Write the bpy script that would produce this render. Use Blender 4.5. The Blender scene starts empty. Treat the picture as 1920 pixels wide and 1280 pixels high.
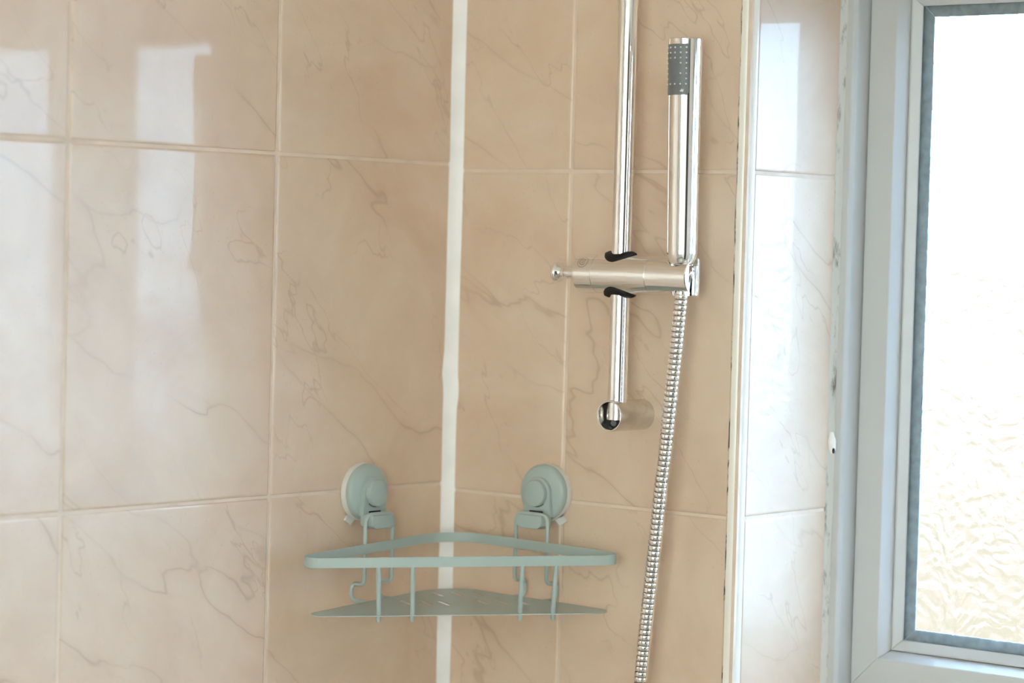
import bpy, bmesh, math, random
from mathutils import Vector, Matrix, noise as mnoise

random.seed(7)
sc = bpy.context.scene
COL = sc.collection
PI = math.pi

# ------------------------------------------------------------------ camera
cam_d = bpy.data.cameras.new('camera')
cam = bpy.data.objects.new('camera', cam_d)
COL.objects.link(cam)
CAM = Vector((1.7974, -2.0922, 1.5789))
_r = Vector((0.7723, 0.6346, 0.0267)).normalized()
_f = Vector((-0.6337, 0.7727, -0.0364)).normalized()
_u = _r.cross(_f).normalized()
_r = _f.cross(_u).normalized()
m = Matrix(((_r.x, _u.x, -_f.x, CAM.x), (_r.y, _u.y, -_f.y, CAM.y), (_r.z, _u.z, -_f.z, CAM.z), (0, 0, 0, 1)))
cam.matrix_world = m
cam_d.sensor_width = 36.0
cam_d.lens = 4990.5 / 1920 * 36.0
cam_d.clip_start = 0.05
cam_d.clip_end = 300
cam_d.dof.use_dof = True
cam_d.dof.focus_distance = 2.56
cam_d.dof.aperture_fstop = 3.2
sc.camera = cam

# ------------------------------------------------------------------ world: bright overcast sky
w = bpy.data.worlds.new('world')
sc.world = w
w.use_nodes = True
bg = w.node_tree.nodes['Background']
bg.inputs['Color'].default_value = (0.445, 0.713, 1.0, 1)
bg.inputs['Strength'].default_value = 23.0

# ------------------------------------------------------------------ exposure
vs = sc.view_settings
vs.view_transform = 'Standard'
vs.look = 'None'
vs.exposure = 0.14
vs.gamma = 1.0
vs.use_curve_mapping = False
sc.cycles.use_denoising = True
sc.cycles.max_bounces = 14
sc.cycles.diffuse_bounces = 6
sc.cycles.glossy_bounces = 6
sc.cycles.transmission_bounces = 8
sc.cycles.sample_clamp_indirect = 12.0


# ------------------------------------------------------------------ materials
def new_mat(name):
    mt = bpy.data.materials.new(name)
    mt.use_nodes = True
    nt = mt.node_tree
    return mt, nt, nt.nodes['Principled BSDF']


def N(nt, kind, **kw):
    n = nt.nodes.new(kind)
    for k, v in kw.items():
        if k in n.inputs:
            n.inputs[k].default_value = v
        else:
            setattr(n, k, v)
    return n


def ramp(nt, src, stops, interp='LINEAR'):
    r = nt.nodes.new('ShaderNodeValToRGB')
    r.color_ramp.interpolation = interp
    e = r.color_ramp.elements
    while len(e) < len(stops):
        e.new(0.5)
    for el, (p, c) in zip(e, stops):
        el.position = p
        el.color = c if len(c) == 4 else (*c, 1)
    nt.links.new(src, r.inputs['Fac'])
    return r


def g(v):
    return (v, v, v, 1)


def simple(name, col, rough=0.5, metal=0.0, spec=0.5, bump=None, vary=0.0, scale=20.0):
    mt, nt, b = new_mat(name)
    b.inputs['Base Color'].default_value = (*col, 1)
    b.inputs['Roughness'].default_value = rough
    b.inputs['Metallic'].default_value = metal
    b.inputs['Specular IOR Level'].default_value = spec
    tc = N(nt, 'ShaderNodeTexCoord')
    nz = N(nt, 'ShaderNodeTexNoise', Scale=scale, Detail=4.0)
    nt.links.new(tc.outputs['Object'], nz.inputs['Vector'])
    if vary:
        lo = tuple(c * (1 - vary) for c in col)
        hi = tuple(min(1, c * (1 + vary)) for c in col)
        r = ramp(nt, nz.outputs['Fac'], [(0.3, lo), (0.7, hi)])
        nt.links.new(r.outputs['Color'], b.inputs['Base Color'])
    if bump:
        bp = N(nt, 'ShaderNodeBump', Strength=bump[0], Distance=bump[1])
        nt.links.new(nz.outputs['Fac'], bp.inputs['Height'])
        nt.links.new(bp.outputs['Normal'], b.inputs['Normal'])
    return mt


def marble_tile():
    mt, nt, b = new_mat('beige_marble_tile')
    L = nt.links.new
    tc = N(nt, 'ShaderNodeTexCoord')
    oi = N(nt, 'ShaderNodeObjectInfo')
    mul = N(nt, 'ShaderNodeVectorMath', operation='MULTIPLY')
    cmb = N(nt, 'ShaderNodeCombineXYZ')
    for i in range(3):
        L(oi.outputs['Random'], cmb.inputs[i])
    L(cmb.outputs[0], mul.inputs[0])
    mul.inputs[1].default_value = (37.0, 23.0, 11.0)
    add = N(nt, 'ShaderNodeVectorMath', operation='ADD')
    L(tc.outputs['Object'], add.inputs[0])
    L(mul.outputs[0], add.inputs[1])
    # diagonal grain: veins run down to the right
    mp = N(nt, 'ShaderNodeMapping')
    mp.vector_type = 'TEXTURE'
    mp.inputs['Rotation'].default_value = (0, 0, -0.55)
    mp.inputs['Scale'].default_value = (2.5, 0.85, 1.0)
    L(add.outputs[0], mp.inputs['Vector'])
    # clouds
    cl = N(nt, 'ShaderNodeTexNoise', Scale=9.0, Detail=5.0, Roughness=0.6, Distortion=0.5)
    L(add.outputs[0], cl.inputs['Vector'])
    base = ramp(nt, cl.outputs['Fac'], [(0.30, (0.64, 0.460, 0.335)), (0.5, (0.69, 0.516, 0.388)), (0.72, (0.735, 0.577, 0.455))])
    # main veins
    vn = N(nt, 'ShaderNodeTexNoise', Scale=5.2, Detail=4.5, Roughness=0.46, Distortion=0.2)
    L(mp.outputs[0], vn.inputs['Vector'])
    rid = ramp(nt, vn.outputs['Fac'], [(0.482, g(0)), (0.4965, g(0.22)), (0.5, g(1)), (0.5035, g(0.22)), (0.518, g(0))])
    mk = N(nt, 'ShaderNodeTexNoise', Scale=7.0, Detail=2.0)
    L(add.outputs[0], mk.inputs['Vector'])
    mkr = ramp(nt, mk.outputs['Fac'], [(0.36, g(0.05)), (0.58, g(1))])
    m1 = N(nt, 'ShaderNodeMath', operation='MULTIPLY')
    L(rid.outputs['Color'], m1.inputs[0])
    L(mkr.outputs['Color'], m1.inputs[1])
    # fine second veins
    vn2 = N(nt, 'ShaderNodeTexNoise', Scale=9.0, Detail=4.5, Roughness=0.5, Distortion=0.3)
    mp2 = N(nt, 'ShaderNodeMapping')
    mp2.inputs['Location'].default_value = (4.1, 2.2, 0.7)
    mp2.vector_type = 'TEXTURE'
    mp2.inputs['Rotation'].default_value = (0, 0, -0.9)
    mp2.inputs['Scale'].default_value = (2.2, 0.9, 1.0)
    L(add.outputs[0], mp2.inputs['Vector'])
    L(mp2.outputs[0], vn2.inputs['Vector'])
    rid2 = ramp(nt, vn2.outputs['Fac'], [(0.4955, g(0)), (0.5, g(0.8)), (0.5045, g(0))])
    mk2 = N(nt, 'ShaderNodeTexNoise', Scale=10.0, Detail=2.0)
    L(mp2.outputs[0], mk2.inputs['Vector'])
    mkr2 = ramp(nt, mk2.outputs['Fac'], [(0.45, g(0)), (0.58, g(1))])
    m2 = N(nt, 'ShaderNodeMath', operation='MULTIPLY')
    L(rid2.outputs['Color'], m2.inputs[0])
    L(mkr2.outputs['Color'], m2.inputs[1])
    # pits
    pt = N(nt, 'ShaderNodeTexVoronoi', Scale=150.0, Randomness=1.0)
    L(add.outputs[0], pt.inputs['Vector'])
    ptr = ramp(nt, pt.outputs['Distance'], [(0.06, g(0.7)), (0.13, g(0))])
    m3 = N(nt, 'ShaderNodeMath', operation='MULTIPLY')
    L(ptr.outputs['Color'], m3.inputs[0])
    L(mkr2.outputs['Color'], m3.inputs[1])
    mx1 = N(nt, 'ShaderNodeMath', operation='MAXIMUM')
    L(m1.outputs[0], mx1.inputs[0])
    L(m2.outputs[0], mx1.inputs[1])
    mx2 = N(nt, 'ShaderNodeMath', operation='MAXIMUM')
    L(mx1.outputs[0], mx2.inputs[0])
    L(m3.outputs[0], mx2.inputs[1])
    sc_ = N(nt, 'ShaderNodeMath', operation='MULTIPLY')
    L(mx2.outputs[0], sc_.inputs[0])
    sc_.inputs[1].default_value = 0.46
    mix = N(nt, 'ShaderNodeMix', data_type='RGBA')
    L(sc_.outputs[0], mix.inputs[0])
    L(base.outputs['Color'], mix.inputs[6])
    mix.inputs[7].default_value = (0.36, 0.215, 0.13, 1)
    L(mix.outputs[2], b.inputs['Base Color'])
    b.inputs['Roughness'].default_value = 0.48
    b.inputs['IOR'].default_value = 1.6
    b.inputs['Coat Weight'].default_value = 0.23
    b.inputs['Coat Roughness'].default_value = 0.035
    b.inputs['Coat IOR'].default_value = 1.5
    b.inputs['Specular IOR Level'].default_value = 0.8
    # uneven glaze
    wv = N(nt, 'ShaderNodeTexNoise', Scale=5.5, Detail=1.0)
    L(add.outputs[0], wv.inputs['Vector'])
    bp = N(nt, 'ShaderNodeBump', Strength=1.0, Distance=0.00034)
    L(wv.outputs['Fac'], bp.inputs['Height'])
    wf = N(nt, 'ShaderNodeTexNoise', Scale=70.0, Detail=2.0)
    L(add.outputs[0], wf.inputs['Vector'])
    bp2 = N(nt, 'ShaderNodeBump', Strength=1.0, Distance=0.00003)
    L(wf.outputs['Fac'], bp2.inputs['Height'])
    L(bp.outputs['Normal'], bp2.inputs['Normal'])
    L(bp2.outputs['Normal'], b.inputs['Normal'])
    L(bp2.outputs['Normal'], b.inputs['Coat Normal'])
    return mt


def stained(name, col, dark, scale, lo, hi, rough=0.45):
    """light sealant with dark mould specks"""
    mt, nt, b = new_mat(name)
    L = nt.links.new
    tc = N(nt, 'ShaderNodeTexCoord')
    mp = N(nt, 'ShaderNodeMapping')
    mp.inputs['Scale'].default_value = (1.6, 1.6, 0.45)
    L(tc.outputs['Object'], mp.inputs['Vector'])
    n1 = N(nt, 'ShaderNodeTexNoise', Scale=scale, Detail=6.0, Roughness=0.7)
    L(mp.outputs[0], n1.inputs['Vector'])
    r = ramp(nt, n1.outputs['Fac'], [(lo, col), (hi, dark)])
    L(r.outputs['Color'], b.inputs['Base Color'])
    b.inputs['Roughness'].default_value = rough
    return mt


def glass_mat():
    mt, nt, b = new_mat('textured_obscure_glass')
    L = nt.links.new
    b.inputs['Base Color'].default_value = (1, 1, 1, 1)
    b.inputs['Transmission Weight'].default_value = 1.0
    b.inputs['Roughness'].default_value = 0.03
    b.inputs['IOR'].default_value = 1.45
    tc = N(nt, 'ShaderNodeTexCoord')
    ds = N(nt, 'ShaderNodeTexNoise', Scale=14.0, Detail=2.0)
    L(tc.outputs['Object'], ds.inputs['Vector'])
    sub = N(nt, 'ShaderNodeVectorMath', operation='SCALE')
    L(ds.outputs['Color'], sub.inputs[0])
    sub.inputs['Scale'].default_value = 0.06
    ad = N(nt, 'ShaderNodeVectorMath', operation='ADD')
    L(tc.outputs['Object'], ad.inputs[0])
    L(sub.outputs[0], ad.inputs[1])
    vo = N(nt, 'ShaderNodeTexVoronoi', Scale=95.0, feature='F1')
    L(ad.outputs[0], vo.inputs['Vector'])
    wv = N(nt, 'ShaderNodeTexWave', Scale=9.0, Distortion=16.0, Detail=2.0)
    wv.inputs['Detail Scale'].default_value = 1.6
    L(ad.outputs[0], wv.inputs['Vector'])
    mx = N(nt, 'ShaderNodeMath', operation='ADD')
    L(vo.outputs['Distance'], mx.inputs[0])
    ml = N(nt, 'ShaderNodeMath', operation='MULTIPLY')
    L(wv.outputs['Fac'], ml.inputs[0])
    ml.inputs[1].default_value = 0.12
    L(ml.outputs[0], mx.inputs[1])
    bp = N(nt, 'ShaderNodeBump', Strength=1.0, Distance=0.0011)
    L(mx.outputs[0], bp.inputs['Height'])
    L(bp.outputs['Normal'], b.inputs['Normal'])
    return mt


M = {}
M['tile'] = marble_tile()
M['grout'] = simple('cream_grout', (0.74, 0.60, 0.50), 0.8, vary=0.08, scale=30)
M['paint'] = simple('white_wall_paint', (0.80, 0.77, 0.73), 0.7, bump=(0.2, 0.0005), scale=120)
M['ceiling'] = simple('white_ceiling_paint', (0.84, 0.83, 0.80), 0.8, bump=(0.2, 0.0005), scale=120)
M['floor'] = simple('grey_vinyl_floor', (0.36, 0.32, 0.28), 0.4, vary=0.15, scale=6)
M['upvc'] = simple('white_upvc', (0.53, 0.535, 0.55), 0.28, bump=(0.1, 0.0001), scale=200)
M['silicone'] = simple('white_silicone', (0.90, 0.87, 0.88), 0.42, vary=0.05, scale=25)
M['silicone_stained'] = stained('stained_silicone', (0.60, 0.595, 0.59, 1), (0.16, 0.145, 0.13, 1), 60, 0.53, 0.68)
M['mould'] = stained('mouldy_joint', (0.56, 0.45, 0.33, 1), (0.05, 0.035, 0.025, 1), 60, 0.50, 0.57)
M['trim'] = simple('white_trim_plastic', (0.84, 0.79, 0.74), 0.22)
M['spacer'] = simple('blue_grey_spacer', (0.27, 0.34, 0.37), 0.5, vary=0.2, scale=120)
M['gasket'] = simple('black_gasket', (0.02, 0.02, 0.022), 0.6)
M['glass'] = glass_mat()
mt, nt, b = new_mat('warm_fill_glass')
tb = N(nt, 'ShaderNodeBsdfTransparent', Color=(1.0, 0.84, 0.68, 1))  # tint warms the fill light from the added window
gl = N(nt, 'ShaderNodeBsdfGlossy', Roughness=0.0)
ms = N(nt, 'ShaderNodeMixShader', Fac=0.06)
nt.links.new(tb.outputs[0], ms.inputs[1])
nt.links.new(gl.outputs[0], ms.inputs[2])
nt.links.new(ms.outputs[0], nt.nodes['Material Output'].inputs['Surface'])
M['clear'] = mt
M['chrome'] = simple('polished_chrome', (0.92, 0.915, 0.91), 0.06, metal=1.0)
M['shaded_dull_chrome'] = simple('dulled_and_shaded_chrome', (0.70, 0.675, 0.65), 0.13, metal=1.0, vary=0.06, scale=90)  # duller finish, with the bracket's darker reflection put into its colour
M['black'] = simple('black_plastic', (0.008, 0.007, 0.008), 0.5, spec=0.3)
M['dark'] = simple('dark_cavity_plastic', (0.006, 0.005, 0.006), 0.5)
M['grey_rubber'] = simple('grey_rubber', (0.17, 0.175, 0.19), 0.45, vary=0.06, scale=150)
M['nozzle'] = simple('pale_silicone', (0.75, 0.77, 0.78), 0.35)
M['sage'] = simple('sage_green_enamel', (0.39, 0.462, 0.445), 0.34, bump=(0.08, 0.0001), scale=300)
M['pad'] = simple('milky_white_suction_rubber', (0.74, 0.73, 0.71), 0.35)
M['engrave'] = simple('engraved_line', (0.42, 0.40, 0.38), 0.3, metal=1.0)
M['wood'] = simple('dark_stained_wood', (0.035, 0.018, 0.015), 0.4, vary=0.3, scale=8)
mt, nt, b = new_mat('grass_with_bright_fade')
tc = N(nt, 'ShaderNodeTexCoord')
sp = N(nt, 'ShaderNodeSeparateXYZ')
nt.links.new(tc.outputs['Object'], sp.inputs[0])
nz = N(nt, 'ShaderNodeTexNoise', Scale=0.35, Detail=4.0)
nt.links.new(tc.outputs['Object'], nz.inputs['Vector'])
ma = N(nt, 'ShaderNodeMath', operation='MULTIPLY_ADD')
nt.links.new(nz.outputs['Fac'], ma.inputs[0])
ma.inputs[1].default_value = 14.0
nt.links.new(sp.outputs['Y'], ma.inputs[2])
dv = N(nt, 'ShaderNodeMath', operation='DIVIDE')
nt.links.new(ma.outputs[0], dv.inputs[0])
dv.inputs[1].default_value = 100.0
rp = ramp(nt, dv.outputs[0], [(0.17, (0.081, 0.050, 0.029)), (0.21, (0.104, 0.059, 0.041)), (0.30, (0.116, 0.066, 0.048)), (0.5, (0.15, 0.088, 0.056)), (0.85, (0.34, 0.21, 0.15))])  # paler with distance: soft bright fade to the horizon painted into the ground
nt.links.new(rp.outputs['Color'], b.inputs['Base Color'])
b.inputs['Roughness'].default_value = 0.9
b.inputs['Specular IOR Level'].default_value = 0.0
M['grass'] = mt
M['leaf'] = simple('hedge_leaf', (0.20, 0.27, 0.07), 0.7, vary=0.4, scale=3)


# ------------------------------------------------------------------ helpers
def mesh_from(bm, name, smooth=False, angle=None):
    bmesh.ops.recalc_face_normals(bm, faces=bm.faces[:])
    me = bpy.data.meshes.new(name)
    bm.to_mesh(me)
    bm.free()
    if smooth:
        for p in me.polygons:
            p.use_smooth = True
        if angle is not None:
            me.set_sharp_from_angle(angle=angle)
    return me


def link(name, me, mat, parent=None, loc=None, rot=None):
    o = bpy.data.objects.new(name, me)
    COL.objects.link(o)
    if me is not None and mat is not None and not me.materials:
        me.materials.append(mat)
    if parent is not None:
        o.parent = parent
    if loc is not None:
        o.location = loc
    if rot is not None:
        o.rotation_euler = rot
    return o


def obj(name, bm, mat, parent=None, loc=None, rot=None, smooth=False, angle=math.radians(40)):
    return link(name, mesh_from(bm, name, smooth, angle), mat, parent, loc, rot)


def tag(o, label, cat=None, kind=None, group=None):
    o['label'] = label
    if cat:
        o['category'] = cat
    if kind:
        o['kind'] = kind
    if group:
        o['group'] = group
    return o


def thing(name, label, cat, loc, kind=None):
    o = link(name, None, None, None, loc)
    o.empty_display_size = 0.05
    return tag(o, label, cat, kind)


def box(bm, x0, x1, y0, y1, z0, z1):
    v = [bm.verts.new((x, y, z)) for z in (z0, z1) for y in (y0, y1) for x in (x0, x1)]
    for f in ((0, 1, 3, 2), (4, 5, 7, 6), (0, 1, 5, 4), (2, 3, 7, 6), (0, 2, 6, 4), (1, 3, 7, 5)):
        bm.faces.new([v[i] for i in f])
    return bm


def bevel_box(bm, x0, x1, y0, y1, z0, z1, b=0.001, seg=2):
    t = bmesh.new()
    box(t, x0, x1, y0, y1, z0, z1)
    bmesh.ops.bevel(t, geom=t.edges[:], offset=b, segments=seg, profile=0.5, affect='EDGES')
    me = bpy.data.meshes.new('t')
    t.to_mesh(me)
    t.free()
    bm.from_mesh(me)
    bpy.data.meshes.remove(me)
    return bm


def lathe(bm, prof, origin=(0, 0, 0), axis='z', seg=48, cap=True):
    """prof: list of (r, h) along the axis"""
    # support loops keep long straight stretches flat under smooth shading
    full = []
    for (r0, h0), (r1, h1) in zip(prof, prof[1:]):
        full.append((r0, h0))
        ln = math.hypot(r1 - r0, h1 - h0)
        if ln > 0.004 and r0 > 1e-6 and r1 > 1e-6:
            t = 0.0004 / ln
            full.append((r0 + (r1 - r0) * t, h0 + (h1 - h0) * t))
            full.append((r1 + (r0 - r1) * t, h1 + (h0 - h1) * t))
    full.append(prof[-1])
    prof = full
    o = Vector(origin)
    A = {'x': (Vector((0, 1, 0)), Vector((0, 0, 1)), Vector((1, 0, 0))),
         'y': (Vector((1, 0, 0)), Vector((0, 0, 1)), Vector((0, 1, 0))),
         'z': (Vector((1, 0, 0)), Vector((0, 1, 0)), Vector((0, 0, 1)))}[axis]
    rings = []
    for r, h in prof:
        if r < 1e-7:
            rings.append([bm.verts.new(o + A[2] * h)])
        else:
            rings.append([bm.verts.new(o + A[2] * h + (A[0] * math.cos(2 * PI * k / seg) + A[1] * math.sin(2 * PI * k / seg)) * r) for k in range(seg)])
    for a, b in zip(rings, rings[1:]):
        for k in range(seg):
            k2 = (k + 1) % seg
            if len(a) == 1 and len(b) == 1:
                continue
            if len(a) == 1:
                bm.faces.new((a[0], b[k], b[k2]))
            elif len(b) == 1:
                bm.faces.new((a[k], a[k2], b[0]))
            else:
                bm.faces.new((a[k], a[k2], b[k2], b[k]))
    if cap:
        for rg in (rings[0], rings[-1]):
            if len(rg) > 2:
                bm.faces.new(rg)
    return bm


def tube(bm, pts, r, seg=10, closed=False, dome=False):
    pts = [Vector(p) for p in pts]
    n = len(pts)
    tang = []
    for i in range(n):
        a = pts[i - 1] if (i > 0 or closed) else pts[i]
        b = pts[(i + 1) % n] if (i < n - 1 or closed) else pts[i]
        tang.append((b - a).normalized())
    ref = Vector((0, 0, 1)) if abs(tang[0].z) < 0.9 else Vector((1, 0, 0))
    nrm = (ref - tang[0] * ref.dot(tang[0])).normalized()
    rings = []
    for i in range(n):
        nrm = (nrm - tang[i] * nrm.dot(tang[i])).normalized()
        bn = tang[i].cross(nrm)
        rings.append([bm.verts.new(pts[i] + (nrm * math.cos(2 * PI * k / seg) + bn * math.sin(2 * PI * k / seg)) * r) for k in range(seg)])
    rng = range(n) if closed else range(n - 1)
    for i in rng:
        a, b = rings[i], rings[(i + 1) % n]
        for k in range(seg):
            k2 = (k + 1) % seg
            bm.faces.new((a[k], a[k2], b[k2], b[k]))
    if not closed:
        for rg, p, t, s in ((rings[0], pts[0], tang[0], -1), (rings[-1], pts[-1], tang[-1], 1)):
            if dome:
                c = bm.verts.new(p + t * s * r * 0.75)
                mid = [bm.verts.new(p + (v.co - p) * 0.72 + t * s * r * 0.5) for v in rg]
                for k in range(seg):
                    k2 = (k + 1) % seg
                    bm.faces.new((rg[k], rg[k2], mid[k2], mid[k]))
                    bm.faces.new((mid[k], mid[k2], c))
            else:
                bm.faces.new(rg)
    return bm


def fillet(poly, radii, seg=8, closed=True):
    """round the corners of a 2D/3D polyline"""
    out = []
    n = len(poly)
    P = [Vector(p) for p in poly]
    for i in range(n):
        if not closed and i in (0, n - 1):
            out.append(P[i])
            continue
        a, b, c = P[i - 1], P[i], P[(i + 1) % n]
        r = radii[i] if isinstance(radii, (list, tuple)) else radii
        d1, d2 = (a - b).normalized(), (c - b).normalized()
        ang = d1.angle(d2)
        if r <= 0 or ang > PI - 0.01:
            out.append(b)
            continue
        t = r / math.tan(ang / 2)
        p1, p2 = b + d1 * t, b + d2 * t
        cen = b + (d1 + d2).normalized() * (r / math.sin(ang / 2))
        v1, v2 = p1 - cen, p2 - cen
        tot = v1.angle(v2)
        for k in range(seg + 1):
            s = k / seg
            out.append(cen + (v1 * math.sin((1 - s) * tot) + v2 * math.sin(s * tot)) / math.sin(tot))
    return out


def prism(bm, poly, nvec, t):
    """extrude a planar polygon (3D points) by t along nvec"""
    nv = Vector(nvec) * t
    a = [bm.verts.new(Vector(p)) for p in poly]
    b = [bm.verts.new(Vector(p) + nv) for p in poly]
    bm.faces.new(a)
    bm.faces.new(b)
    for i in range(len(a)):
        j = (i + 1) % len(a)
        bm.faces.new((a[i], a[j], b[j], b[i]))
    return bm


def boolean(o, cutter_bms):
    """cut meshes out of o, leaving no helper behind"""
    cs = []
    for cb in cutter_bms:
        c = link('cutter', mesh_from(cb, 'cutter'), None, o.parent)
        md = o.modifiers.new('cut', 'BOOLEAN')
        md.operation = 'DIFFERENCE'
        md.object = c
        md.solver = 'EXACT'
        cs.append(c)
    bpy.context.view_layer.update()
    dg = bpy.context.evaluated_depsgraph_get()
    me = bpy.data.meshes.new_from_object(o.evaluated_get(dg))
    o.modifiers.clear()
    old = o.data
    o.data = me
    bpy.data.meshes.remove(old)
    for c in cs:
        cm = c.data
        bpy.data.objects.remove(c)
        bpy.data.meshes.remove(cm)
    for p in me.polygons:
        p.use_smooth = True
    me.set_sharp_from_angle(angle=math.radians(35))
    return o


# ================================================================== the room
TW, TH = 0.26156, 0.33            # tile pitch
GAP = 0.0030                      # joint width
TT = 0.008                        # tile thickness
REC = 0.0011                      # grout recess
Z_A = 1.33                        # a joint height on the left wall
Z_B = 1.33 - 0.0065               # and on the back wall
CEIL, FLOOR = 2.37, 0.0
RX, RY = 2.45, -2.95              # far corner of the room
XB, XR = 0.3535, 0.3647           # end of the back-wall tiles, face of the window reveal
WX1 = 2.25                        # right reveal; unseen window width extended to light the left wall
SILL, HEAD = 1.128, 1.893
YW = 0.159                        # depth of the reveal to the frame
XM0, XM1 = 0.767, 0.805
XN0, XN1 = 1.505, 1.543           # window mullion

tile_cache = {}


def tile_mesh(wd, ht):
    key = (round(wd, 4), round(ht, 4))
    if key in tile_cache:
        return tile_cache[key]
    bm = bmesh.new()
    rings = []
    # cushion edge: (inset, z below the face)
    for ins, z in ((0.0, -TT), (0.0, -0.0013), (0.0004, -0.00065), (0.0011, -0.00022), (0.0024, 0.0)):
        x, y = wd / 2 - ins, ht / 2 - ins
        c = min(0.0012, 0.0012)
        rings.append([bm.verts.new((px, py, z)) for px, py in ((-x + c, -y), (x - c, -y), (x, -y + c), (x, y - c), (x - c, y), (-x + c, y), (-x, y - c), (-x, -y + c))])
    for a, b in zip(rings, rings[1:]):
        for k in range(8):
            bm.faces.new((a[k], a[(k + 1) % 8], b[(k + 1) % 8], b[k]))
    bm.faces.new(rings[-1])
    bm.faces.new(rings[0])
    me = mesh_from(bm, 'tile')
    me.materials.append(M['tile'])
    tile_cache[key] = me
    return me


def edges_from(joints, lo, hi):
    js = sorted(j for j in joints if lo + 0.012 < j < hi - 0.012)
    return [lo] + js + [hi]


def lay_tiles(parent, us, zs, place, tilt=0.0016, skip=None):
    for u0, u1 in zip(us, us[1:]):
        for z0, z1 in zip(zs, zs[1:]):
            if skip and skip((u0 + u1) / 2, (z0 + z1) / 2):
                continue
            wd, ht = u1 - u0 - GAP, z1 - z0 - GAP
            o = link('tile', tile_mesh(wd, ht), M['tile'], parent)
            mat = place((u0 + u1) / 2, (z0 + z1) / 2)
            tl = Matrix.Rotation(random.uniform(-tilt, tilt), 4, 'X') @ Matrix.Rotation(random.uniform(-tilt, tilt), 4, 'Y')
            o.matrix_local = mat @ tl


def basis(cx, cy, cz, X, Y, Z):
    X, Y, Z = Vector(X), Vector(Y), Vector(Z)
    return Matrix(((X.x, Y.x, Z.x, cx), (X.y, Y.y, Z.y, cy), (X.z, Y.z, Z.z, cz), (0, 0, 0, 1)))


zA = edges_from([Z_A + k * TH for k in range(-6, 6)], FLOOR + 0.005, CEIL - 0.005)
zB = edges_from([Z_B + k * TH for k in range(-6, 6)], FLOOR + 0.005, CEIL - 0.005)

# left wall (faces +x)
bm = bmesh.new()
box(bm, -0.14, -REC, RY, 0.30, FLOOR, CEIL)
wall_left = tag(obj('wall_left', bm, M['grout']), 'shower wall of glossy beige marble tiles meeting the corner beside the caddy', 'wall', 'structure')
uA = edges_from([0.26237 + k * TW for k in range(0, 12)], 0.004, -RY - 0.005)
lay_tiles(wall_left, uA, zA, lambda u, z: basis(0, -u, z, (0, 1, 0), (0, 0, 1), (1, 0, 0)))

# back wall with the window opening (faces -y)
bm = bmesh.new()
box(bm, 0.0, XR - REC, REC, 0.30, FLOOR, CEIL)
box(bm, XR - REC, WX1 + REC, REC, 0.30, FLOOR, SILL - 0.010)
box(bm, XR - REC, WX1 + REC, REC, 0.30, HEAD + 0.010, CEIL)
box(bm, WX1 + REC, RX, REC, 0.30, FLOOR, CEIL)
wall_back = tag(obj('wall_back', bm, M['grout']), 'beige marble tiled wall holding the shower rail and the window recess', 'wall', 'structure')
TB = XB - 0.1521
uB = [0.004, 0.15209, XB + GAP / 2]
placeB = lambda u, z: basis(u, 0, z, (1, 0, 0), (0, 0, 1), (0, -1, 0))
lay_tiles(wall_back, uB, zB, placeB)
uB2 = edges_from([XB + GAP / 2 + k * TW for k in range(1, 9)], XB + GAP / 2, RX - 0.004)
zlow = [z for z in zB if z < SILL - 0.02] + [SILL - 0.011]
zhigh = [HEAD + 0.011] + [z for z in zB if z > HEAD + 0.02]
us_mid = [u for u in uB2 if u < WX1] + [WX1 + 0.011]
us_right = [WX1 + 0.011] + [u for u in uB2 if u > WX1 + 0.03]
lay_tiles(wall_back, us_mid, zlow, placeB)
lay_tiles(wall_back, us_mid, zhigh, placeB)
lay_tiles(wall_back, us_right, zB, placeB)
# tiles lining the window recess
zR = edges_from([Z_B + k * TH for k in range(-6, 6)], SILL, HEAD)
lay_tiles(wall_back, [0.0115, YW - 0.0005], zR, lambda u, z: basis(XR, u, z, (0, 1, 0), (0, 0, 1), (1, 0, 0)), 0.0006)
lay_tiles(wall_back, [0.0115, YW - 0.0005], zR, lambda u, z: basis(WX1, u, z, (0, -1, 0), (0, 0, 1), (-1, 0, 0)), 0.0006)
uS = edges_from([XR + k * TW for k in range(1, 9)], XR + 0.002, WX1 - 0.002)
lay_tiles(wall_back, uS, [0.0115, YW - 0.0005], lambda u, z: basis(u, z, SILL, (1, 0, 0), (0, 1, 0), (0, 0, 1)), 0.0006)
lay_tiles(wall_back, uS, [0.0115, YW - 0.0005], lambda u, z: basis(u, z, HEAD, (1, 0, 0), (0, -1, 0), (0, 0, -1)), 0.0006)

# plain walls, floor and ceiling out of the frame
bm = bmesh.new()
box(bm, RX, RX + 0.14, RY, 0.30, FLOOR, CEIL)
wall_right = tag(obj('wall_right', bm, M['paint']), 'white painted side wall with the added dark door', 'wall', 'structure')
FX0, FX1, FZ0, FZ1 = 1.05, 2.40, 0.95, 2.10
bm = bmesh.new()
box(bm, -0.14, FX0, RY - 0.14, RY, FLOOR, CEIL)
box(bm, FX1, RX + 0.14, RY - 0.14, RY, FLOOR, CEIL)
box(bm, FX0, FX1, RY - 0.14, RY, FLOOR, FZ0)
box(bm, FX0, FX1, RY - 0.14, RY, FZ1, CEIL)
tag(obj('wall_front', bm, M['paint']), 'white painted end wall opposite the window', 'wall', 'structure')
bm = bmesh.new()
box(bm, -0.14, RX + 0.14, RY - 0.14, 0.30, FLOOR - 0.12, FLOOR)
tag(obj('floor', bm, M['floor']), 'grey vinyl bathroom floor', 'floor', 'structure')
bm = bmesh.new()
box(bm, -0.14, RX + 0.14, RY - 0.14, 0.30, CEIL, CEIL + 0.12)
tag(obj('ceiling', bm, M['ceiling']), 'white painted bathroom ceiling', 'ceiling', 'structure')

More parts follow.
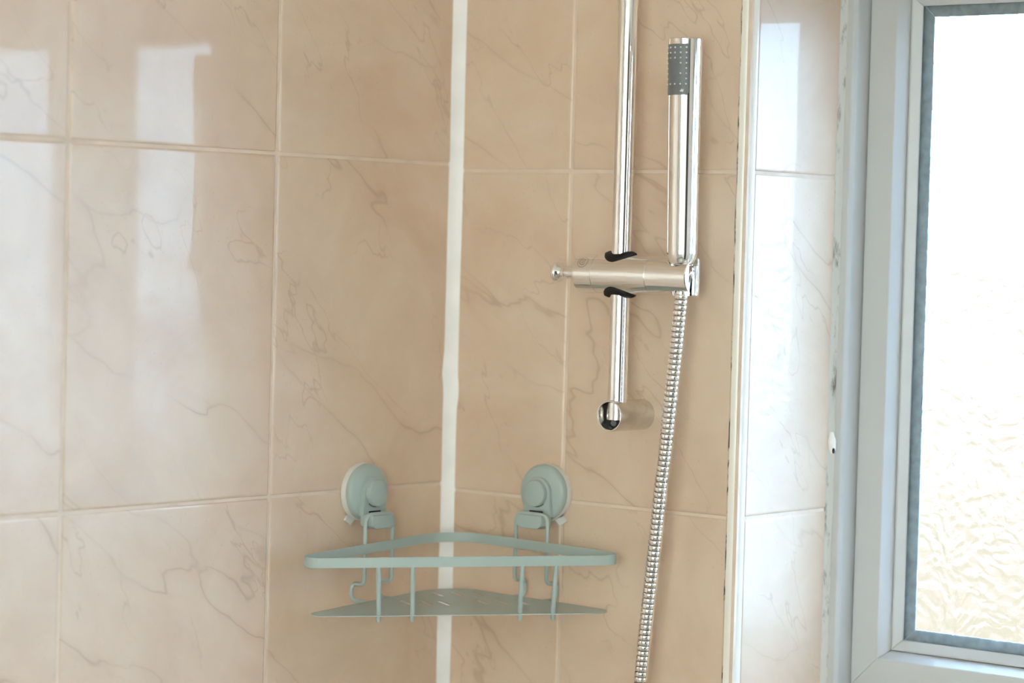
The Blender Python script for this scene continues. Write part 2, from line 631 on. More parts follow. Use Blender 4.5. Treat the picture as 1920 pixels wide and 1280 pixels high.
# wide tinted window, added unseen behind the camera as soft frontal fill light
w2 = thing('added_fill_window', 'unseen cream-tinted window added in the white end wall as fill light', 'window', (FX0, RY, FZ0), 'structure')
for x0, x1, z0, z1 in ((0.0, 0.05, 0, FZ1 - FZ0), (FX1 - FX0 - 0.05, FX1 - FX0, 0, FZ1 - FZ0), (0.05, FX1 - FX0 - 0.05, 0, 0.05), (0.05, FX1 - FX0 - 0.05, FZ1 - FZ0 - 0.05, FZ1 - FZ0), (0.655, 0.695, 0.05, FZ1 - FZ0 - 0.05)):
    bm = bmesh.new()
    bevel_box(bm, x0, x1, -0.10, -0.04, z0, z1, 0.002)
    obj('frame_rail', bm, M['upvc'], w2)
for x0, x1 in ((0.05, 0.655), (0.695, FX1 - FX0 - 0.05)):
    bm = bmesh.new()
    box(bm, x0, x1, -0.072, -0.068, 0.05, FZ1 - FZ0 - 0.05)
    obj('pane', bm, M['clear'], w2)

# dark door added on the unseen side wall, for dark reflections in the chrome
dr = thing('added_dark_door', 'unseen dark wooden door added in the white side wall to darken chrome reflections', 'door', (RX, -1.25, 0.0), 'structure')
bm = bmesh.new()
bevel_box(bm, -0.032, -0.002, -0.36, 0.36, 0.006, 1.98, 0.003)
obj('door_leaf', bm, M['wood'], dr)
bm = bmesh.new()
for s in (-1, 1):
    box(bm, -0.018, -0.001, s * 0.365 if s > 0 else -0.43, 0.43 if s > 0 else -0.365, 0.0, 2.05)
box(bm, -0.018, -0.001, -0.365, 0.365, 1.985, 2.05)
obj('door_casing', bm, M['paint'], dr)
bm = bmesh.new()
lathe(bm, [(0.0, -0.075), (0.02, -0.073), (0.026, -0.062), (0.02, -0.05), (0.009, -0.044), (0.009, -0.032)], (0, 0.3, 1.0), 'x', 24)
obj('door_knob', bm, M['chrome'], dr, smooth=True)

# ------------------------------------------------------------------ corner silicone bead
bm = bmesh.new()
zs = [FLOOR + 0.004 + i * 0.0118 for i in range(int((CEIL - FLOOR - 0.008) / 0.0118) + 1)]
prev = None
for z in zs:
    nz = mnoise.noise(Vector((0.3, 0.7, z * 9.0))) * 0.0011 + mnoise.noise(Vector((5.3, 0.7, z * 40.0))) * 0.0004
    nz2 = mnoise.noise(Vector((9.3, 2.7, z * 9.0))) * 0.0011
    bump = 0.0026 * math.exp(-((z - 1.447) / 0.012) ** 2)
    a = 0.0103 + nz + bump - 0.0012 * (1.5 - z)
    b_ = 0.0103 + nz2 + 0.0022 * math.exp(-((z - 1.425) / 0.012) ** 2) - 0.0004 * (1.5 - z)
    ring = []
    for k in range(7):
        t = k / 6
        ax, ay = 0.0004, -a
        bx_, by_ = b_, -0.0004
        x = ax * (1 - t) + bx_ * t
        y = ay * (1 - t) + by_ * t
        q = math.sin(t * PI) * 0.0006
        ring.append(bm.verts.new((x - q, y + q, z)))
    ring.append(bm.verts.new((b_, 0.003, z)))
    ring.append(bm.verts.new((-0.003, 0.003, z)))
    ring.append(bm.verts.new((-0.003, -a, z)))
    if prev:
        for k in range(10):
            bm.faces.new((prev[k], prev[(k + 1) % 10], ring[(k + 1) % 10], ring[k]))
    else:
        bm.faces.new(ring)
    prev = ring
bm.faces.new(prev)
tag(obj('trim_1', bm, M['silicone'], smooth=True), 'white silicone sealant bead running up the tiled corner behind the caddy', 'sealant', 'structure')

# ------------------------------------------------------------------ quadrant edge trim around the recess
tr = thing('trim_2', 'white rounded plastic tile trim along the edge of the window recess', 'trim', (XR, 0.0, SILL), 'structure')


def quad_trim(z0, z1):
    bm = bmesh.new()
    R = 0.0118
    pr = [(XB + 0.0002, 0.0112)]
    for k in range(9):
        a = -PI / 2 + (PI / 2) * k / 8
        pr.append((XB + 0.0002 + R * math.cos(a), 0.0112 + R * math.sin(a)))
    prism(bm, [(x - XR, y, z0 - SILL) for x, y in pr], (0, 0, 1), z1 - z0)
    return bm


obj('edge_strip', quad_trim(SILL - 0.011, HEAD + 0.011), M['trim'], tr, smooth=True)
bm = bmesh.new()
box(bm, WX1 - 0.0004 - XR, WX1 + 0.0108 - XR, -0.0006, 0.0112, -0.011, HEAD + 0.011 - SILL)
obj('edge_strip', bm, M['trim'], tr)
for zz in (-0.0108, HEAD - SILL - 0.0004):
    bm = bmesh.new()
    box(bm, 0.0006, WX1 - XR - 0.0006, -0.0006, 0.0112, zz, zz + 0.0112)
    obj('edge_strip', bm, M['trim'], tr)
# mouldy joint between the tiles and the trim
bm = bmesh.new()
pv = None
n = 90
for i in range(n + 1):
    z = (HEAD - SILL) * i / n
    wd = 0.0010 + 0.0007 * mnoise.noise(Vector((1.1, 3.0, z * 30)))
    c = XB - XR - 0.0006 + 0.0004 * mnoise.noise(Vector((7.1, 3.0, z * 18)))
    rg = [bm.verts.new((c - wd, -0.0003, z)), bm.verts.new((c, -0.0009, z)), bm.verts.new((c + wd, -0.0003, z)), bm.verts.new((c, 0.002, z))]
    if pv:
        for k in range(4):
            bm.faces.new((pv[k], pv[(k + 1) % 4], rg[(k + 1) % 4], rg[k]))
    else:
        bm.faces.new(rg)
    pv = rg
bm.faces.new(pv)
o = obj('joint_line', bm, M['mould'], tr)
o['label'] = 'cream joint with dark mould specks'

# ------------------------------------------------------------------ window
win = thing('window_1', 'white plastic casement window with textured obscure glass in the tiled recess', 'window', (XR, YW, SILL), 'structure')
WO = Vector((XR, YW, SILL))


def rails(name, x0, x1, z0, z1, prof, mat, parent, gap=0.00025, sides='lrbt'):
    """four mitred rails; prof = closed polygon of (inset, y)"""
    made = []
    for s in sides:
        bm = bmesh.new()
        a, b = [], []
        for i, y in prof:
            if s == 'b':
                p, q = (x0 + i + gap, y, z0 + i), (x1 - i - gap, y, z0 + i)
            elif s == 't':
                p, q = (x0 + i + gap, y, z1 - i), (x1 - i - gap, y, z1 - i)
            elif s == 'l':
                p, q = (x0 + i, y, z0 + i + gap), (x0 + i, y, z1 - i - gap)
            else:
                p, q = (x1 - i, y, z0 + i + gap), (x1 - i, y, z1 - i - gap)
            a.append(bm.verts.new(Vector(p) - WO))
            b.append(bm.verts.new(Vector(q) - WO))
        bm.faces.new(a)
        bm.faces.new(b)
        for k in range(len(a)):
            j = (k + 1) % len(a)
            bm.faces.new((a[k], a[j], b[j], b[k]))
        es = [e for e in bm.edges if abs((e.verts[0].co - e.verts[1].co).length) > 0.2]
        bmesh.ops.bevel(bm, geom=es, offset=0.0009, segments=2, profile=0.5, affect='EDGES')
        made.append(obj(name, bm, mat, parent))
    return made


# outer frame: face, then the slope down to the sash
rails('frame_rail', XR, WX1, SILL, HEAD, [(0.0, 0.159), (0.0125, 0.159), (0.0155, 0.163), (0.0185, 0.185), (0.0185, 0.225), (0.0, 0.225)], M['upvc'], win)
for q0, q1 in ((XM0, XM1), (XN0, XN1)):
    bm = bmesh.new()
    pr = [(q0 - 0.002, 0.225), (q0 - 0.002, 0.185), (q0 + 0.002, 0.163), (q0 + 0.006, 0.159), (q1 - 0.006, 0.159), (q1 - 0.002, 0.163), (q1 + 0.002, 0.185), (q1 + 0.002, 0.225)]
    prism(bm, [Vector((x, y, SILL + 0.0187)) - WO for x, y in pr], (0, 0, 1), HEAD - SILL - 0.0374)
    obj('mullion', bm, M['upvc'], win)


def clean_sash(x0, x1, z0, z1):
    rails('sash_rail', x0, x1, z0, z1, [(0.0012, 0.1795), (0.0310, 0.1795), (0.0385, 0.1935), (0.0385, 0.2042), (0.0460, 0.2042), (0.0460, 0.2205), (0.0012, 0.2205)], M['upvc'], win)
    rails('glazing_bead', x0, x1, z0, z1, [(0.0390, 0.1925), (0.0410, 0.1915), (0.0500, 0.1972), (0.0500, 0.1979), (0.0390, 0.1979)], M['upvc'], win, 0.0003)
    g0 = 0.0392
    bm = bmesh.new()
    box(bm, x0 + g0 - XR, x1 - g0 - XR, 0.1982 - YW, 0.2022 - YW, z0 + g0 - SILL, z1 - g0 - SILL)
    pane = obj('pane', bm, M['glass'], win)
    pane['label'] = 'obscure glass with a raised floral texture'
    rails('spacer_bar', x0, x1, z0, z1, [(0.0400, 0.2026), (0.0610, 0.2026), (0.0610, 0.2036), (0.0400, 0.2036)], M['spacer'], win)


Z0S, Z1S = SILL + 0.0185, HEAD - 0.0185
clean_sash(XR + 0.0185, XM0 - 0.002, Z0S, Z1S)
clean_sash(XM1 + 0.002, XN0 - 0.002, Z0S, Z1S)
clean_sash(XN1 + 0.002, WX1 - 0.0185, Z0S, Z1S)  # third sash, out of view, added for more light

# stained silicone between the recess tiles and the frame, with a torn lump
bm = bmesh.new()
pv = None
n = 110
for i in range(n + 1):
    z = (HEAD - SILL) * i / n
    wd = 0.0052 + 0.0012 * mnoise.noise(Vector((2.1, 3.0, z * 22))) + 0.0006 * mnoise.noise(Vector((2.1, 9.0, z * 70)))
    dp = 0.0055 + 0.0012 * mnoise.noise(Vector((4.1, 3.0, z * 16)))
    rg = [bm.verts.new((-0.001, 0.001, z)), bm.verts.new((-0.001, -dp, z)), bm.verts.new((0.0006, -dp * 0.92, z)), bm.verts.new((wd * 0.45, -dp * 0.42, z)), bm.verts.new((wd, -0.0005, z)), bm.verts.new((wd, 0.001, z))]
    if pv:
        for k in range(6):
            bm.faces.new((pv[k], pv[(k + 1) % 6], rg[(k + 1) % 6], rg[k]))
    else:
        bm.faces.new(rg)
    pv = rg
bm.faces.new(pv)
so = obj('frame_sealant', bm, M['silicone_stained'], win, smooth=True)
so['label'] = 'grey-white silicone with mould stains'
bm = bmesh.new()
bmesh.ops.create_icosphere(bm, subdivisions=3, radius=1.0)
for v in bm.verts:
    k = 1 + 0.28 * mnoise.noise(v.co * 1.7 + Vector((3, 1, 7)))
    v.co = Vector((v.co.x * 0.0042 * k + 0.0040, v.co.y * 0.0034 * k - 0.0026, v.co.z * 0.0105 * k + 0.2625 - 0.25 * v.co.x * 0.01))
lump = obj('sealant_lump', bm, M['silicone'], win, smooth=True)
lump['label'] = 'torn lump of silicone'
bm = bmesh.new()
bmesh.ops.create_icosphere(bm, subdivisions=2, radius=1.0)
for v in bm.verts:
    v.co = Vector((v.co.x * 0.0014 + 0.0072, v.co.y * 0.0016 - 0.0044, v.co.z * 0.0030 + 0.2545))
obj('dark_hole', bm, M['dark'], lump, smooth=True)


# ================================================================== shower rail
CH = M['chrome']
RXC, RYC = 0.2475, -0.040
rail = thing('shower_riser_rail', 'polished chrome vertical shower riser rail with a round open-ended wall bracket', 'shower rail', (RXC, 0.0, 1.4165))
RO = Vector((RXC, 0.0, 1.4165))
bm = bmesh.new()
lathe(bm, [(0.0096, -0.004), (0.0096, 0.66)], (0, RYC, 0), 'z', 48)
obj('rail_tube', bm, CH, rail, smooth=True)
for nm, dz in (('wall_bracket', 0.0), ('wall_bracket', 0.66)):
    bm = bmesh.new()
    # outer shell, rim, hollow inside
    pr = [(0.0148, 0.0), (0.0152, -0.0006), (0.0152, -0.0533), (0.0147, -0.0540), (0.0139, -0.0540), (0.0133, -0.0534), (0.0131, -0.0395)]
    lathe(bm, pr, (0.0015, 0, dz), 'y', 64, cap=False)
    br = obj(nm, bm, M['shaded_dull_chrome'], rail, smooth=True)
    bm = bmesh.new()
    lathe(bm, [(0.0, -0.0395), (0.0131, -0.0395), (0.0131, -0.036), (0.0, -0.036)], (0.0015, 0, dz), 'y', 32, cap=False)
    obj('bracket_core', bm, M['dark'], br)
    bm = bmesh.new()
    lathe(bm, [(0.0, -0.0405), (0.0022, -0.0405), (0.0030, -0.0400), (0.0034, -0.0394)], (-0.0035, -0.0002, dz - 0.0075), 'y', 16, cap=False)
    obj('grub_screw', bm, M['grey_rubber'], br, smooth=True)

# ================================================================== slider holder
SZ = 1.5528
SX0, SXE = 0.2005, 0.3365
SR = 0.0192
hold = thing('handset_holder', 'chrome cylindrical slide holder clamped across the riser rail', 'shower holder', (RXC, RYC, SZ))
HO = Vector((RXC, RYC, SZ))


def lx(x):
    return x - RXC


D1, D2 = 0.2245, 0.2890      # section lines
rc = [bmesh.new()]
lathe(rc[0], [(0.0097, -0.06), (0.0097, 0.06)], (0, 0, 0), 'z', 40)
bm = bmesh.new()
lathe(bm, [(SR * 0.82, lx(SX0)), (SR * 0.95, lx(SX0) + 0.0006), (SR, lx(SX0) + 0.0024), (SR, lx(D1) - 0.0003)], (0, 0, 0), 'x', 72)
cap = obj('end_cap', bm, CH, hold, smooth=True)
bm = bmesh.new()
lathe(bm, [(SR - 0.0006, lx(D1) - 0.0008), (SR - 0.0006, lx(D1) + 0.0001), (SR, lx(D1) + 0.0003), (SR, lx(D2) - 0.0003), (SR - 0.0006, lx(D2) - 0.0001), (SR - 0.0006, lx(D2) + 0.0008)], (0, 0, 0), 'x', 72)
body = obj('clamp_body', bm, CH, hold, smooth=True)
boolean(body, rc)
# the cradle with a conical hole and a slot open at its end
HX, HY = 0.3226, -0.0440
bm = bmesh.new()
lathe(bm, [(SR - 0.0004, lx(D2) + 0.0003), (SR - 0.0001, lx(D2) + 0.0006), (SR - 0.0011, lx(SXE) - 0.0008), (SR - 0.0019, lx(SXE))], (0, 0, 0), 'x', 72)
cradle = obj('cradle', bm, CH, hold, smooth=True)
c1 = bmesh.new()
lathe(c1, [(0.0082, -0.03), (0.0086, -0.012), (0.0112, 0.0085), (0.0140, 0.0145), (0.0151, 0.0195), (0.0156, 0.026)], (lx(HX), HY - RYC, 0), 'z', 48)
c2 = bmesh.new()
box(c2, lx(HX), lx(SXE) + 0.01, -0.0117, 0.0032, -0.03, 0.03)
c3 = bmesh.new()
box(c3, lx(0.3060), lx(SXE) + 0.01, 0.0062, 0.03, -0.03, 0.03)
boolean(cradle, [c1, c2, c3])
# saddle shaped black collars where the rail passes
for s in (1, -1):
    bm = bmesh.new()
    sg = 40
    rg4 = []
    for ri, off in ((0.00985, -0.004), (0.00985, 0.0030), (0.0118, 0.0034), (0.0148, 0.0022), (0.0152, 0.0004), (0.0140, -0.004)):
        ring = []
        for k in range(sg):
            a = 2 * PI * k / sg
            x, y = ri * math.cos(a), ri * math.sin(a)
            z = math.sqrt(max(SR * SR - y * y, 1e-8)) + off
            ring.append(bm.verts.new((x * 1.08, y, s * z)))
        rg4.append(ring)
    for i in range(len(rg4)):
        a, b = rg4[i], rg4[(i + 1) % len(rg4)]
        for k in range(sg):
            bm.faces.new((a[k], a[(k + 1) % sg], b[(k + 1) % sg], b[k]))
    o = obj('rail_collar', bm, M['black'], hold, smooth=True)
    o['label'] = 'black plastic collar'
# knob
bm = bmesh.new()
x0 = lx(SX0)
lathe(bm, [(0.0, x0 - 0.0330), (0.0085, x0 - 0.0328), (0.0101, x0 - 0.0318), (0.0104, x0 - 0.0306), (0.0104, x0 - 0.0290), (0.0098, x0 - 0.0278), (0.0080, x0 - 0.0266), (0.0062, x0 - 0.0252), (0.0052, x0 - 0.0232), (0.0050, x0 - 0.0205), (0.0056, x0 - 0.0190), (0.0064, x0 - 0.0180), (0.0064, x0 - 0.0150), (0.0060, x0 - 0.0138), (0.0060, x0)], (0, 0, 0), 'x', 40)
obj('clamp_knob', bm, CH, hold, smooth=True)
# engraved round mark on the end cap
bm = bmesh.new()


def on_cyl(x, ang, r):
    return Vector((x, -r * math.cos(ang), r * math.sin(ang)))


def cyl_stroke(bm, pts2, cx, ca, rad, wdt):
    """thin flat stroke on the cylinder; pts2 in metres around (cx, ca)"""
    for (p, q) in zip(pts2, pts2[1:]):
        d = Vector((q[0] - p[0], q[1] - p[1]))
        nn = Vector((-d.y, d.x)).normalized() * wdt / 2
        quad = []
        for (ux, uy), s in ((p, 1), (q, 1), (q, -1), (p, -1)):
            quad.append(bm.verts.new(on_cyl(cx + ux + nn.x * s, ca + (uy + nn.y * s) / SR, rad)))
        bm.faces.new(quad)


arc = lambda r, a0, a1, n_: [(r * math.cos(a0 + (a1 - a0) * k / n_), r * math.sin(a0 + (a1 - a0) * k / n_)) for k in range(n_ + 1)]
cyl_stroke(bm, arc(0.0058, 0, 2 * PI, 28), lx(0.2133), 0.62, SR + 0.00008, 0.00045)
cyl_stroke(bm, arc(0.0034, 0.6, 2 * PI - 0.6, 20), lx(0.2133), 0.62, SR + 0.00008, 0.00055)
cyl_stroke(bm, arc(0.0014, 0, 2 * PI, 12), lx(0.2137), 0.62, SR + 0.00008, 0.0004)
obj('engraved_mark', bm, M['engrave'], cap)

# ================================================================== hand shower
HZ0, HZ1 = 1.5735, 1.7775
hs = thing('hand_shower', 'slim chrome stick hand shower with a grey nozzle panel, standing in the slide holder', 'hand shower', (HX, HY, HZ0))
hs.rotation_euler = (0.0, -0.0135, 0.0)
HL = HZ1 - HZ0


def hr(z):
    return 0.0146 + (0.0162 - 0.0146) * (z / HL)


bm = bmesh.new()
lathe(bm, [(0.0080, -0.0104), (0.0106, -0.0098), (0.0126, -0.0072), (0.0138, -0.0034), (0.0144, -0.0006), (0.0146, 0.0012), (hr(HL) - 0.0001, HL - 0.0010), (hr(HL) - 0.0010, HL - 0.0001), (0.0, HL)], (0, 0, 0), 'z', 72)
obj('handset_body', bm, CH, hs, smooth=True, angle=math.radians(50))
bm = bmesh.new()
lathe(bm, [(0.0052, -0.0400), (0.0058, -0.0396), (0.0066, -0.0200), (0.0074, -0.0100)], (0, 0, 0), 'z', 40)
obj('conical_nut', bm, CH, hs, smooth=True)
# grey nozzle panel, wraps the side that faces the room
bm = bmesh.new()
zb, zt = 1.7234 - HZ0, 1.7713 - HZ0
half = math.radians(49)
na, nz_ = 18, 8
outer, inner = [], []


def hpt(a, z, ex):
    r = hr(z) + ex
    return Vector((r * math.sin(a), -r * math.cos(a), z))


for j in range(nz_ + 1):
    ro, ri = [], []
    for i in range(na + 1):
        s = i / na * 2 - 1
        t = j / nz_
        # rounded corners
        zz = zb + (zt - zb) * t
        edge = 0.0022
        a = half * s
        if abs(s) > 0.93:
            k = (abs(s) - 0.93) / 0.07
            zz = min(max(zz, zb + edge * k * k), zt - edge * k * k)
        ro.append(bm.verts.new(hpt(a, zz, 0.0007 if 0 < i < na and 0 < j < nz_ else 0.00045)))
        ri.append(bm.verts.new(hpt(a, zz, -0.0010)))
    outer.append(ro)
    inner.append(ri)
for j in range(nz_):
    for i in range(na):
        bm.faces.new((outer[j][i], outer[j][i + 1], outer[j + 1][i + 1], outer[j + 1][i]))
        bm.faces.new((inner[j][i], inner[j][i + 1], inner[j + 1][i + 1], inner[j + 1][i]))
for j in range(nz_):
    for i in (0, na):
        bm.faces.new((outer[j][i], outer[j + 1][i], inner[j + 1][i], inner[j][i]))
for i in range(na):
    for j in (0, nz_):
        bm.faces.new((outer[j][i], outer[j][i + 1], inner[j][i + 1], inner[j][i]))
panel = obj('nozzle_panel', bm, M['grey_rubber'], hs, smooth=True, angle=math.radians(35))
panel['label'] = 'grey rubber spray panel with pale nozzles'
bmn = bmesh.new()
lathe(bmn, [(0.00085, 0.0), (0.0008, 0.0005), (0.0005, 0.0009), (0.0, 0.0010)], (0, 0, 0), 'z', 8, cap=False)
nme = mesh_from(bmn, 'nozzle', True, math.radians(60))
nme.materials.append(M['nozzle'])
rows = [0.0445, 0.0396, 0.0347, 0.0298, 0.0249, 0.0200, 0.0151, 0.0102]
for ri, zr in enumerate(rows):
    for ci, ca in enumerate((-40, -20, 0, 20, 39)):
        if ci in (1, 2, 3) and ri in (3, 4, 5, 6) and not (ci == 3 and ri in (3, 5)):
            continue
        a = math.radians(ca)
        z = zb + zr
        p = hpt(a, z, 0.0005)
        n_ = Vector((math.sin(a), -math.cos(a), 0))
        o = link('nozzle', nme, None, panel)
        X = Vector((math.cos(a), math.sin(a), 0))
        o.matrix_local = basis(p.x, p.y, p.z, X, Vector((0, 0, 1)).cross(n_) if False else n_.cross(X), n_)
# small pale leaf-like mark at the foot of the panel
bm = bmesh.new()
for k, (ang, ln) in enumerate(((0.2, 0.0026), (0.75, 0.0036), (1.35, 0.0030), (2.3, 0.0016))):
    dx, dz = math.cos(ang), math.sin(ang)
    nx, nz = -dz, dx
    pts = [(0, 0), (ln * 0.5 * dx + nx * 0.0006, ln * 0.5 * dz + nz * 0.0006), (ln * dx, ln * dz), (ln * 0.5 * dx - nx * 0.0006, ln * 0.5 * dz - nz * 0.0006)]
    bm.faces.new([bm.verts.new(hpt(math.radians(23) + u / 0.0155, zb + 0.0030 + v, 0.00085)) for u, v in pts])
o = obj('printed_mark', bm, M['nozzle'], panel)
o['label'] = 'small pale printed mark'

# ================================================================== hose
hz = [(0.3203, 1.5340), (0.3163, 1.4859), (0.3119, 1.4400), (0.3072, 1.3888), (0.3035, 1.3579), (0.2988, 1.3064), (0.2941, 1.2598), (0.2894, 1.2131), (0.2849, 1.1610), (0.2810, 1.110), (0.2775, 1.05), (0.2750, 0.98)]
hp = [Vector((x + 0.0030 * max(0, (z - 1.16) / 0.37), -0.040 - 0.004 * max(0, (z - 1.16) / 0.37), z)) for x, z in hz] + [Vector((0.2735, -0.041, 0.92)), Vector((0.2730, -0.042, 0.87)), Vector((0.2730, -0.042, 0.82))]


def catmull(P, step):
    pts = []
    for i in range(len(P) - 1):
        p0, p1, p2, p3 = P[max(i - 1, 0)], P[i], P[i + 1], P[min(i + 2, len(P) - 1)]
        for k in range(40):
            t = k / 40
            pts.append(0.5 * ((2 * p1) + (-p0 + p2) * t + (2 * p0 - 5 * p1 + 4 * p2 - p3) * t * t + (-p0 + 3 * p1 - 3 * p2 + p3) * t ** 3))
    pts.append(P[-1])
    out, acc = [pts[0]], 0.0
    for a, b in zip(pts, pts[1:]):
        d = (b - a).length
        while acc + d >= step:
            f = (step - acc) / d
            a = a + (b - a) * f
            out.append(a.copy())
            d = (b - a).length
            acc = 0.0
        acc += d
    return out


hose = thing('shower_hose', 'ribbed chrome shower hose hanging from the hand shower beside the rail', 'hose', (0.273, -0.042, 0.82))
HB = Vector((0.273, -0.042, 0.82))
PITCH = 0.00515
hpts = catmull(hp, PITCH)
bm = bmesh.new()
tube(bm, [p - HB for p in hpts], 0.0053, 16)
obj('hose_core', bm, M['black'], hose, smooth=True)
bmr = bmesh.new()
hh = PITCH / 2
lathe(bmr, [(0.0053, -hh * 0.93), (0.0063, -hh * 0.89), (0.00665, -hh * 0.72), (0.00672, 0), (0.00665, hh * 0.72), (0.0063, hh * 0.89), (0.0053, hh * 0.93)], (0, 0, 0), 'z', 20, cap=False)
rme = mesh_from(bmr, 'hose_ring', True, math.radians(40))
rme.materials.append(CH)
for i in range(0, len(hpts) - 1):
    t = (hpts[i + 1] - hpts[max(i - 1, 0)]).normalized()
    o = link('hose_ring', rme, None, hose)
    q = t.to_track_quat('Z', 'Y')
    o.rotation_mode = 'QUATERNION'
    o.rotation_quaternion = q
    o.location = hpts[i] - HB
# wall outlet that the hose screws on to, below the frame
ot = thing('hose_outlet', 'chrome elbow outlet on the tiled wall feeding the hose', 'outlet', (0.273, 0.0, 0.80))
bm = bmesh.new()
lathe(bm, [(0.026, 0.0), (0.026, -0.004), (0.022, -0.009), (0.0105, -0.010), (0.0105, -0.053)], (0, 0, 0), 'y', 40)
obj('elbow_body', bm, CH, ot, smooth=True)
bm = bmesh.new()
lathe(bm, [(0.0085, 0.005), (0.0105, 0.006), (0.0105, 0.0175), (0.0072, 0.019)], (0, -0.042, 0), 'z', 32)
obj('hose_nut', bm, CH, ot, smooth=True)

# ================================================================== corner caddy
CZ = 1.2320
cad = thing('corner_caddy', 'sage green metal corner shower caddy held by two suction cups', 'shower caddy', (0.13, -0.13, 1.222))
CO = Vector((0.13, -0.13, 1.222))
SG = M['sage']
S2 = math.sqrt(0.5)


def sag(x, y):
    return -0.047 * (x - y) * S2 + 0.0245 * (x + y) * S2


def cz(x, y, h):
    return Vector((x, y, h + sag(x, y))) - CO


def tri_path(off, V, rt, rb):
    P = [(off, -off, 0), (off, -V, 0), (V, -off, 0)]
    return [(p.x, p.y) for p in fillet(P, [rb, rt, rt], 14)]


# rim band
ring_o = tri_path(0.0300, 0.2715, 0.0140, 0.047)
cen = Vector((sum(p[0] for p in ring_o) / len(ring_o), sum(p[1] for p in ring_o) / len(ring_o)))
ring_i = tri_path(0.0318, 0.2715 - 0.0026, 0.0122, 0.0452)
BT, BB = 1.2884, 1.2884 - 0.0098
bm = bmesh.new()
lv = []
for ring, zz in ((ring_o, BB), (ring_o, BT - 0.0004), (ring_i, BT), (ring_i, BB)):
    lv.append([bm.verts.new(cz(x, y, zz)) for x, y in ring])
n = len(ring_o)
for a in range(4):
    A, B_ = lv[a], lv[(a + 1) % 4]
    for k in range(n):
        k2 = (k + 1) % n
        bm.faces.new((A[k], A[k2], B_[k2], B_[k]))
obj('rim_band', bm, SG, cad, smooth=True, angle=math.radians(35))

# shelf plate with slots
path = tri_path(0.0345, 0.2640, 0.0135, 0.047)
camv = CAM


def px_ray(px, py):
    return _f + _r * ((px - 960) / 4990.5) - _u * ((py - 640) / 4990.5)


slots = []
# slot rows in plate coordinates: centre (x, y), half length, direction
sdir = Vector((math.cos(-0.42), math.sin(-0.42)))
for cx_, cy_ in ((0.060, -0.080), (0.075, -0.067), (0.090, -0.054)):
    slots.append((Vector((cx_, cy_)), 0.0105))
for cx_, cy_ in ((0.070, -0.137), (0.083, -0.125), (0.096, -0.113)):
    slots.append((Vector((cx_, cy_)), 0.0115))
for cx_, cy_ in ((0.120, -0.083), (0.136, -0.071), (0.152, -0.060)):
    slots.append((Vector((cx_, cy_)), 0.0115))
bm = bmesh.new()
edges = []


def loop(pts):
    vs_ = [bm.verts.new((x, y, 0)) for x, y in pts]
    for a, b in zip(vs_, vs_[1:] + vs_[:1]):
        edges.append(bm.edges.new((a, b)))


loop(path)
nd = Vector((-sdir.y, sdir.x))
for c, hl in slots:
    pts = []
    rw = 0.0026
    for k in range(7):
        a = -PI / 2 + PI * k / 6
        p = c + sdir * (hl + rw * math.cos(a)) + nd * rw * math.sin(a)
        pts.append((p.x, p.y))
    for k in range(7):
        a = PI / 2 + PI * k / 6
        p = c + sdir * (-hl + rw * math.cos(a)) + nd * rw * math.sin(a)
        pts.append((p.x, p.y))
    loop(pts)
bmesh.ops.triangle_fill(bm, use_beauty=True, use_dissolve=False, edges=edges)
ret = bmesh.ops.extrude_face_region(bm, geom=bm.faces[:])
for v in ret['geom']:
    if isinstance(v, bmesh.types.BMVert):
        v.co.z -= 0.0008
for v in bm.verts:
    c = cz(v.co.x, v.co.y, CZ + v.co.z)
    v.co = c
obj('shelf_plate', bm, SG, cad)

# front wires: hang on the rim, carry the plate


def front_pt(s, V, off):
    # s = lateral coordinate along the front edge, off = distance outward
    d = (V + 0.0300) * S2 + off
    return ((s + d) * S2, (s - d) * S2)


for s in (-0.0800, -0.0470, 0.0585, 0.0910):
    bm = bmesh.new()
    x, y = front_pt(s, 0.2715, -0.0030)
    x2, y2 = front_pt(s * 0.985, 0.2640, -0.0005)
    pts = [cz(x, y, BT - 0.0035), cz(x, y, BB - 0.004), cz(x2, y2, CZ + 0.004), cz(x2, y2, CZ - 0.0055)]
    tube(bm, pts, 0.0024, 12, dome=True)
    obj('front_wire', bm, SG, cad, smooth=True)


# hanger wires: local frame (along the wall, out from the wall, up) for each wall
def wA(u, o, z):
    return Vector((o, -u, z)) - CO


def wB(u, o, z):
    return Vector((u, -o, z)) - CO


